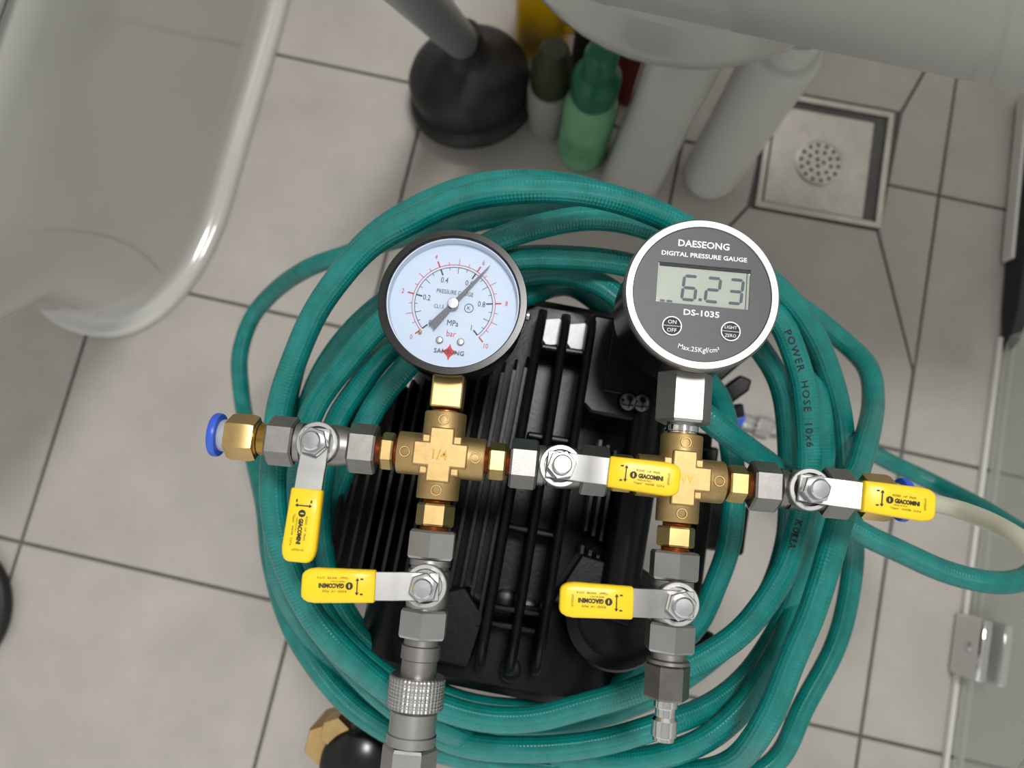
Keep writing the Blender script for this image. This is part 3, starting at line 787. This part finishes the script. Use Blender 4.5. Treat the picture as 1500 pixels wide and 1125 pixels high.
# column under the right cross
ya, yb_ = COLB(807), COLB(953)
nipple(Vector((CB,0,0)), EYN, .0198, -ya, .0150)
o = Vector((CB, (ya+yb_)/2, 0))
valve(o, EYN, (ya-yb_)/2, lang(o, 834, 877, .016), M_STEEL, M_STEEL, hexph=0.0, label='nickel ball valve under the right cross, lever pointing left')
kb_ = -yb_
cq = coupler(CB, kb_, [
    ('plug_body', [(.0078, -.001), (.0078, .003), (.0094, .0036), (.0094, .0050)], M_NICK, 32, 0),
    ('plug_hex', [(.0090, .005), (.0100, .006), (.0100, .019), (.0092, .020)], M_NICKD, 6, PI/6),
    ('plug_nipple', [(.0052, .020), (.0052, .0235), (.0044, .0242), (.0044, .0275), (.0055, .0290), (.0055, .0355), (.0046, .0362), (.0046, .0375), (.0030, .0380), (.0030, .034)], M_CHROME, 32, 0)])

# ---- dial pressure gauge
HF = .021
gc = L(663, 441, HF); RG = (L(663+110, 441+10, HF)-gc).length
o = Vector((gc.x, gc.y, 0))
gs = COLA(600)
dg = mob('dial_gauge', G().lathe([(RG*.80, -.0135), (RG*.93, -.012), (RG*.95, -.009), (RG*.95, HF-.006), (RG, HF-.0055), (RG, HF-.0012), (RG*.985, HF), (RG*.905, HF), (RG*.887, HF-.0010), (RG*.885, HF-.0075), (.001, HF-.0075)], o, EZ, 72), M_BLKENAM, smooth=18, label='round black-rimmed dial pressure gauge with white face and red scale')
RD = RG*.883; zd = HF-.0070
mob('dial_face', G().lathe([(RD, zd-.0004), (RD, zd), (.0005, zd)], o, EZ, 64), M_DIAL, dg, smooth=0)
mob('inner_ring', G().lathe([(RD*1.0, zd), (RD*.975, zd+.0003), (RD*.985, HF-.0018), (RD*1.0, HF-.0017)], o, EZ, 72, caps=False), M_DIAL, dg)
ROTD = math.radians(-1.8)
sc = RG/111.0    # metres per photo pixel on the dial face
def dp(a, r): return Vector((gc.x + r*sc*math.cos(a+ROTD), gc.y + r*sc*math.sin(a+ROTD)))
def dang(v): return math.radians(225-270*v)
zp = zd+.00015
gb_, gr_ = G(), G()
def tick(g, a, r0, r1, wd):
    A, B = dp(a, r0), dp(a, r1); t = (B-A).normalized(); n_ = Vector((-t.y, t.x))*wd*sc/2
    g.add([(q.x, q.y, zp) for q in (A-n_, B-n_, B+n_, A+n_)], [(0,1,2,3)])
def arc(g, r, wd):
    N = 80; V = []
    for k in range(N+1):
        a = dang(k/N)
        for rr in (r-wd/2, r+wd/2): p_ = dp(a, rr); V.append((p_.x, p_.y, zp))
    g.add(V, [(2*k, 2*k+2, 2*k+3, 2*k+1) for k in range(N)])
arc(gb_, 58.5, .9); arc(gr_, 62.5, .9)
for k in range(21):
    a = dang(k/20)
    if k % 4 == 0: tick(gb_, a, 49, 58.5, 2.1); tick(gr_, a, 62.5, 72, 2.1)
    elif k % 2 == 0: tick(gb_, a, 49, 58.5, .8); tick(gr_, a, 62.5, 72.5, .8)
    else: tick(gb_, a, 54, 58.5, .8); tick(gr_, a, 62.5, 67.5, .8)
for v, s_ in ((0, '0'), (.2, '0.2'), (.4, '0.4'), (.6, '0.6'), (.8, '0.8'), (1, '1')):
    rr = 44 if v in (0, 1) else 41
    if v in (.2, .8): rr = 42
    p_ = dp(dang(v), rr); put_text(gb_, s_, 12*sc, p_.x, p_.y, zp, ROTD, wide=.8)
for v in (0, 2, 4, 6, 8, 10):
    p_ = dp(dang(v/10), 79.5); put_text(gr_, str(v), 10.5*sc, p_.x, p_.y, zp, ROTD, wide=.8)
def dxy(px, py):     # photo offsets from the pivot, turned into the gauge frame
    a = math.atan2(-py, px) + math.radians(5.45); r = math.hypot(px, py)
    return gc.x + r*sc*math.cos(a), gc.y + r*sc*math.sin(a)
for s_, px, py, sz, wd in (('PRESSURE GAUGE', 2, -19, 9, .78), ('CL1.5', -22, 2, 8.5, .75), ('MPa', -1, 28, 13, .8)):
    x_, y_ = dxy(px, py); put_text(gb_, s_, sz*sc, x_, y_, zp, ROTD, wide=wd)
x_, y_ = dxy(-3, 44); put_text(gr_, 'bar', 13*sc, x_, y_, zp, ROTD, wide=.85)
x_, y_ = dxy(23, 5); put_text(gb_, 'K', 8*sc, x_, y_, zp, ROTD)
N = 28; gb_.add([(x_+rr*sc*math.cos(2*PI*k/N), y_+rr*sc*math.sin(2*PI*k/N), zp) for rr in (6, 7) for k in range(N)], [(k, (k+1)%N, N+(k+1)%N, N+k) for k in range(N)])
x_, y_ = dxy(-6, 72)
put_text(gb_, 'SAMSUNG', 9.5*sc, x_, y_, zp+.0004, ROTD, wide=1.05)
star = []
for k in range(32):
    a = 2*PI*k/32; q = 13/(abs(math.cos(a))**.66+abs(math.sin(a))**.66)**1.515
    star.append((x_+q*sc*math.cos(a+ROTD), y_+q*sc*math.sin(a+ROTD), zp))
gr_.add(star, [tuple(range(32))])
mob('black_scale', gb_, M_DBLK, dg, smooth=0); mob('red_scale', gr_, M_DRED, dg, smooth=0)
# needle
na = dang(.632)
g = G(); zn = zd+.0022
def nv(u_, v_):
    a = na+ROTD; return (gc.x+(u_*math.cos(a)-v_*math.sin(a))*sc, gc.y+(u_*math.sin(a)+v_*math.cos(a))*sc)
g.extr([nv(-48, -6.2), nv(-46, 0), nv(-48, 6.2), nv(0, 3.2), nv(50, 1.8), nv(80, .5), nv(80, -.5), nv(50, -1.8), nv(0, -3.2)][::-1], zn, zn+.0004)
mob('needle', g, M_NEEDLE, dg, smooth=0)
mob('pivot', G().lathe([(8.6*sc, 0), (8.6*sc, .0008), (7.5*sc, .0014), (1*sc, .0015)], Vector((gc.x, gc.y, zn+.0004)), EZ, 28), M_STEEL, dg)
for px, py in ((-20.5, 54), (11, 57)):
    x_, y_ = dxy(px, py)
    mob('face_screw', G().lathe([(5.6*sc, 0), (5.6*sc, .0006), (4*sc, .0012), (1*sc, .0013)], Vector((x_, y_, zd)), EZ, 20), M_STEEL, dg)
x_, y_ = dxy(-49, 42)
mob('stop_pin', G().lathe([(2.6*sc, 0), (2.6*sc, .002), (1*sc, .0023)], Vector((x_, y_, zd)), EZ, 12), M_BRASS2, dg)
mob('gauge_glass', G().lathe([(RD*.985, HF-.0022), (RD*.985, HF-.0014)], o, EZ, 64), M_PANE, dg, smooth=30)
mob('rim_screw', G().lathe([(.0022, RG-.002), (.0022, RG+.0012), (.0012, RG+.0018)], Vector((gc.x, gc.y, HF-.009)), (1, -.04, 0), 14), M_STEEL, dg)
# gauge stem: square brass shank and thread
yt = COLA(600)
stm = mob('square_shank', G().box((CA, (COLA(600)+gc.y-RG*.9)/2, .001), (.0146, abs(COLA(600)-(gc.y-RG*.9)), .0146)), M_BRASS2, dg, bevel=.0010)
pr = []; 
for i in range(7):
    h = COLA(607)-.003 + (COLA(599)-COLA(607)+.004)*i/6; pr += [(.0062, h), (.0066, h+.0004)]
mob('stem_thread', G().lathe(pr, Vector((CA, 0, 0)), EY, 24), M_BRASS3, dg)
mob('sealed_thread', G().lathe([(.0065, .0190), (.0065, .0206)], Vector((CA, 0, 0)), EY, 24), M_RED, dg)

# ---- digital pressure gauge
HD = .0235
dc_ = L(1029, 430, HD); RB = (L(1029+115.5, 430+11, HD)-dc_).length
o = Vector((dc_.x, dc_.y, 0)); ds_ = RB/116.0
dgg = mob('digital_gauge', G().lathe([(RB*.88, -.020), (RB*.95, -.0185), (RB*.95, HD-.007), (RB*.985, HD-.006), (RB, HD-.004), (RB*.99, HD-.0012), (RB*.965, HD), (RB*.885, HD), (RB*.872, HD-.0010), (.001, HD-.0040)], o, EZ, 72), M_BEZEL, smooth=30, label='round steel digital pressure gauge reading 6.23 on a grey screen')
mob('housing_back', G().lathe([(RB*.95+.0004, -.0187), (RB*.95+.0005, HD-.0078)], o, EZ, 72, caps=False), mat('dark_steel', '#4a4643', .3, 1, var=.15, vscale=50), dgg)
RP = RB*.873; zf = HD-.0008
RT = math.radians(0.2)
def gx(px, py):     # photo px from plate centre (1030,427) turned into gauge frame
    px += 1; py -= 3
    a = math.atan2(-py, px) + math.radians(5.45); r = math.hypot(px, py)
    return dc_.x + r*ds_*math.cos(a), dc_.y + r*ds_*math.sin(a)
sx, sy_ = gx(1.7, -9.8); SW, SH = 137*ds_, 61*ds_
def rectpt(k, n, w_, h_, cx, cy):
    q = k/n*4; i = int(q) % 4; f = q-int(q)
    c_ = [(w_/2, -h_/2), (w_/2, h_/2), (-w_/2, h_/2), (-w_/2, -h_/2)]
    a, b = c_[i], c_[(i+1) % 4]; return (cx+a[0]+(b[0]-a[0])*f, cy+a[1]+(b[1]-a[1])*f)
n = 256; ou = []; inn = []
for k in range(n):
    x_, y_ = rectpt(k, n, SW, SH, sx, sy_); inn.append((x_, y_))
    a = math.atan2(y_-dc_.y, x_-dc_.x)
    ou.append((dc_.x+RP*math.cos(a), dc_.y+RP*math.sin(a)))
# evenly refine the outer circle between the corner directions
g = G()
V = [(x_, y_, zf) for x_, y_ in ou]+[(x_, y_, zf) for x_, y_ in inn]+[(x_, y_, zf-.0011) for x_, y_ in inn]
F_ = [(k, (k+1)%n, n+(k+1)%n, n+k) for k in range(n)]+[(n+k, n+(k+1)%n, 2*n+(k+1)%n, 2*n+k) for k in range(n)]
g.add(V, F_); mob('face_plate', g, M_PLATE, dgg, smooth=0)
zs_ = zf-.0009
lcd = mob('screen', G().box((sx, sy_, zs_-.0003), (SW, SH, .0006)), M_LCD, dgg)
mob('screen_shadow', G().box((sx+2*ds_, sy_+SH/2-2.4*ds_, zs_+.0003), (SW*.99, 5*ds_, .0006)), M_DARK, dgg)  # dark strip stands in for the recess shadow along the screen top
mob('screen_edge', G().box((sx+SW/2-4.5*ds_, sy_-2*ds_, zs_+.00015), (1.1*ds_, SH*.9, .0003)), M_LCDSEG, dgg)
SEG = {'2': 'abged', '3': 'abgcd', '6': 'afgedc'}
def digit(ch, px, py):
    cx_, cy_ = gx(px, py); W_, H_, t = 19*ds_, 36*ds_, 4.6*ds_; g = G()
    def seg(x0, y0, x1, y1):
        a, b = Vector((x0, y0)), Vector((x1, y1)); d = (b-a).normalized(); n_ = Vector((-d.y, d.x))*t/2; e = d*t*.5; a2, b2 = a+d*t*.12, b-d*t*.12
        P = [a2, a2+e-n_, b2-e-n_, b2, b2-e+n_, a2+e+n_]
        g.add([(cx_+p.x+p.y*.07, cy_+p.y, zs_+.0001) for p in P], [tuple(range(6))])
    x0, x1, y0, y1 = -W_/2, W_/2, -H_/2, H_/2
    S_ = {'a': (x0,y1,x1,y1), 'b': (x1,0,x1,y1), 'c': (x1,y0,x1,0), 'd': (x0,y0,x1,y0), 'e': (x0,y0,x0,0), 'f': (x0,0,x0,y1), 'g': (x0,0,x1,0)}
    for s_ in SEG[ch]: seg(*S_[s_])
    mob('digit', g, M_LCDSEG, dgg, smooth=0)
digit('6', 570/4.33-150, 520/4.33-127); digit('2', 719/4.33-150, 533/4.33-127); digit('3', 864/4.33-150, 544/4.33-127)
def dash(px, py, w_, h_):
    x_, y_ = gx(px, py); mob('segment', G().box((x_, y_, zs_+.0001), (w_*ds_, h_*ds_, .0002)), M_LCDSEG, dgg, smooth=0)
dash(635/4.33-150, 597/4.33-127, 4.6, 4.2); dash(393/4.33-150, 602/4.33-127, 7, 3); dash(438/4.33-150, 606/4.33-127, 8, 3)
def gtext(s_, zx, zy, capz, widthz, **kw):
    x_, y_ = gx(zx/4.33-150, zy/4.33-127)
    V, F = text(s_, 1.0, **kw); ww = max(v[0] for v in V)-min(v[0] for v in V); hh = max(v[1] for v in V)-min(v[1] for v in V)
    kx = widthz/4.33*ds_/ww; ky = capz/4.33*ds_/hh
    g = G(); g.add([(x_+a*kx, y_+b*ky, zf+.0001) for a, b in V], F); mob('lettering', g, M_WHITE, dgg, smooth=0)
gtext('DAESEONG', 670, 238, 46, 330, bold=.022)
gtext('DIGITAL PRESSURE GAUGE', 670, 314, 30, 550, bold=.022)
gtext('DS-1035', 637, 690, 40, 228, bold=.02)
# curved text along the lower edge
s_ = 'Max.25Kgf/cm\u00b2'
V, F = text(s_, 10.2*ds_, bold=.00002)
g = G(); cx0, cy0 = gx(610/4.33-150, 930/4.33-127); Rr = 130*ds_; 
g.add([(cx0+ (Rr+ -b)*math.sin(a/Rr), cy0 + Rr-(Rr-b)*math.cos(a/Rr), zf+.0001) for a, b in V], F)
mob('lettering', g, M_WHITE, dgg, smooth=0)
for (zx, zy, t1, t2) in ((445, 772, 'ON', 'OFF'), (815, 808, 'LIGHT', 'ZERO')):
    x_, y_ = gx(zx/4.33-150, zy/4.33-127); r = 14.3*ds_
    b_ = mob('button', G().lathe([(r, 0), (r, .0003), (r*.93, .00045), (.0003, .00045)], Vector((x_, y_, zf)), EZ, 32), M_DBLK, dgg)
    g = G(); z_ = zf+.00062; N = 36
    g.add([(x_+rr*math.cos(2*PI*k/N), y_+rr*math.sin(2*PI*k/N), z_) for rr in (r*.9, r*1.02) for k in range(N)], [(k, (k+1)%N, N+(k+1)%N, N+k) for k in range(N)])
    g.box((x_, y_, z_), (r*1.85, .00018, .00002))
    put_text(g, t1, 8.2*ds_*(1 if len(t1) < 4 else .80), x_, y_+r*.42, z_); put_text(g, t2, 8.2*ds_*(1 if len(t2) < 4 else .80), x_, y_-r*.44, z_)
    mob('button_lettering', g, M_WHITE, b_, smooth=0)
mob('screen_window', G().box((sx, sy_, zf-.0001), (SW, SH, .0002)), M_PANE, dgg)
y0_, y1_ = COLB(621), dc_.y-RB*.9
mob('hex_shank', G().hexa(.0222, y0_, y1_, Vector((CB, 0, 0)), EY, ph=PI/6, ch=.0012), M_BEZEL, dgg, smooth=20)
mob('stem_thread', G().lathe([(.0066, .018), (.0066, .0212), (.0074, .0214), (.0074, y0_-.001), (.0068, y0_+.001)], Vector((CB, 0, 0)), EY, 28), M_CHROME, dgg)
mob('sealed_thread', G().lathe([(.0070, .0190), (.0070, .0205)], Vector((CB, 0, 0)), EY, 24), M_RED, dgg)

# ------------------------------------------------------------------ translucent tube leaving the right fitting
W0 = ROOT[_key(man)]
p0 = W0 @ Vector((v3b+.0225, 0, 0)); pts = [p0, W0 @ Vector((v3b+.032, .0003, 0.0))]
for px, py, d in ((1400, 745, .352), (1450, 764, .335), (1500, 794, .315), (1550, 840, .305), (1580, 920, .32), (1570, 1020, .37), (1510, 1120, .45), (1400, 1240, .60), (1270, 1330, .83)):
    pts.append(atd(px, py, d))
tb_ = G().tube(catmull(pts, .004), .0041, 16)
tag(obj('air_tube', tb_, M_TUBE), 'pale translucent plastic tube running from the right end of the manifold', 'tube')

# ------------------------------------------------------------------ small fittings near the floor
fb = at(1105, 622, .03)
ft = thing('hose_coupling', 'chrome hose coupling with a blue collar lying behind the green hose', 'coupling', (fb.x, fb.y, .012))
fd = (at(1130, 625, .012)-at(1080, 612, .012)).normalized(); f0 = at(1076, 613, .012)
obj('blue_collar', G().lathe([(.008, 0), (.009, .001), (.009, .008), (.008, .009)], f0, fd, 24), M_BLUE, ft)
obj('barrel', G().lathe([(.008, .009), (.008, .02), (.0072, .021), (.0072, .026)], f0, fd, 24), M_CHROME, ft)
obj('hex_nut', G().hexa(.019, .024, .040, f0, fd), M_CHROME, ft, smooth=20)
obj('spigot', G().lathe([(.0065, .040), (.0065, .050), (.005, .052)], f0, fd, 24), M_CHROME, ft)

bb = at(505, 1100, .30)
bt = thing('brass_regulator', 'brass fitting with a glossy black cap beside the hose at the bottom', 'regulator', (bb.x, bb.y, 0))
c_ = at(520, 1128, .30)
obj('black_cap', G().lathe([(.024, -.10), (.026, -.095), (.026, -.012), (.0245, -.004), (.020, 0), (.001, .001)], c_, (0, 0, 1), 36), M_BLKENAM, bt)
b0 = at(466, 1085, .28)
obj('brass_body', G().hexa(.026, -.05, .006, b0+Vector((.006, 0, 0)), (0, 0, 1), ch=.003), M_BRASS, bt, smooth=20)
obj('brass_nut', G().hexa(.018, -.01, .016, b0+Vector((.012, .012, 0)), (0, 0, 1), ch=.002), M_BRASS2, bt, smooth=20)
obj('stand_tube', G().lathe([(.020, -.30), (.020, -.09)], c_, (0, 0, 1), 28), M_BLKENAM, bt)
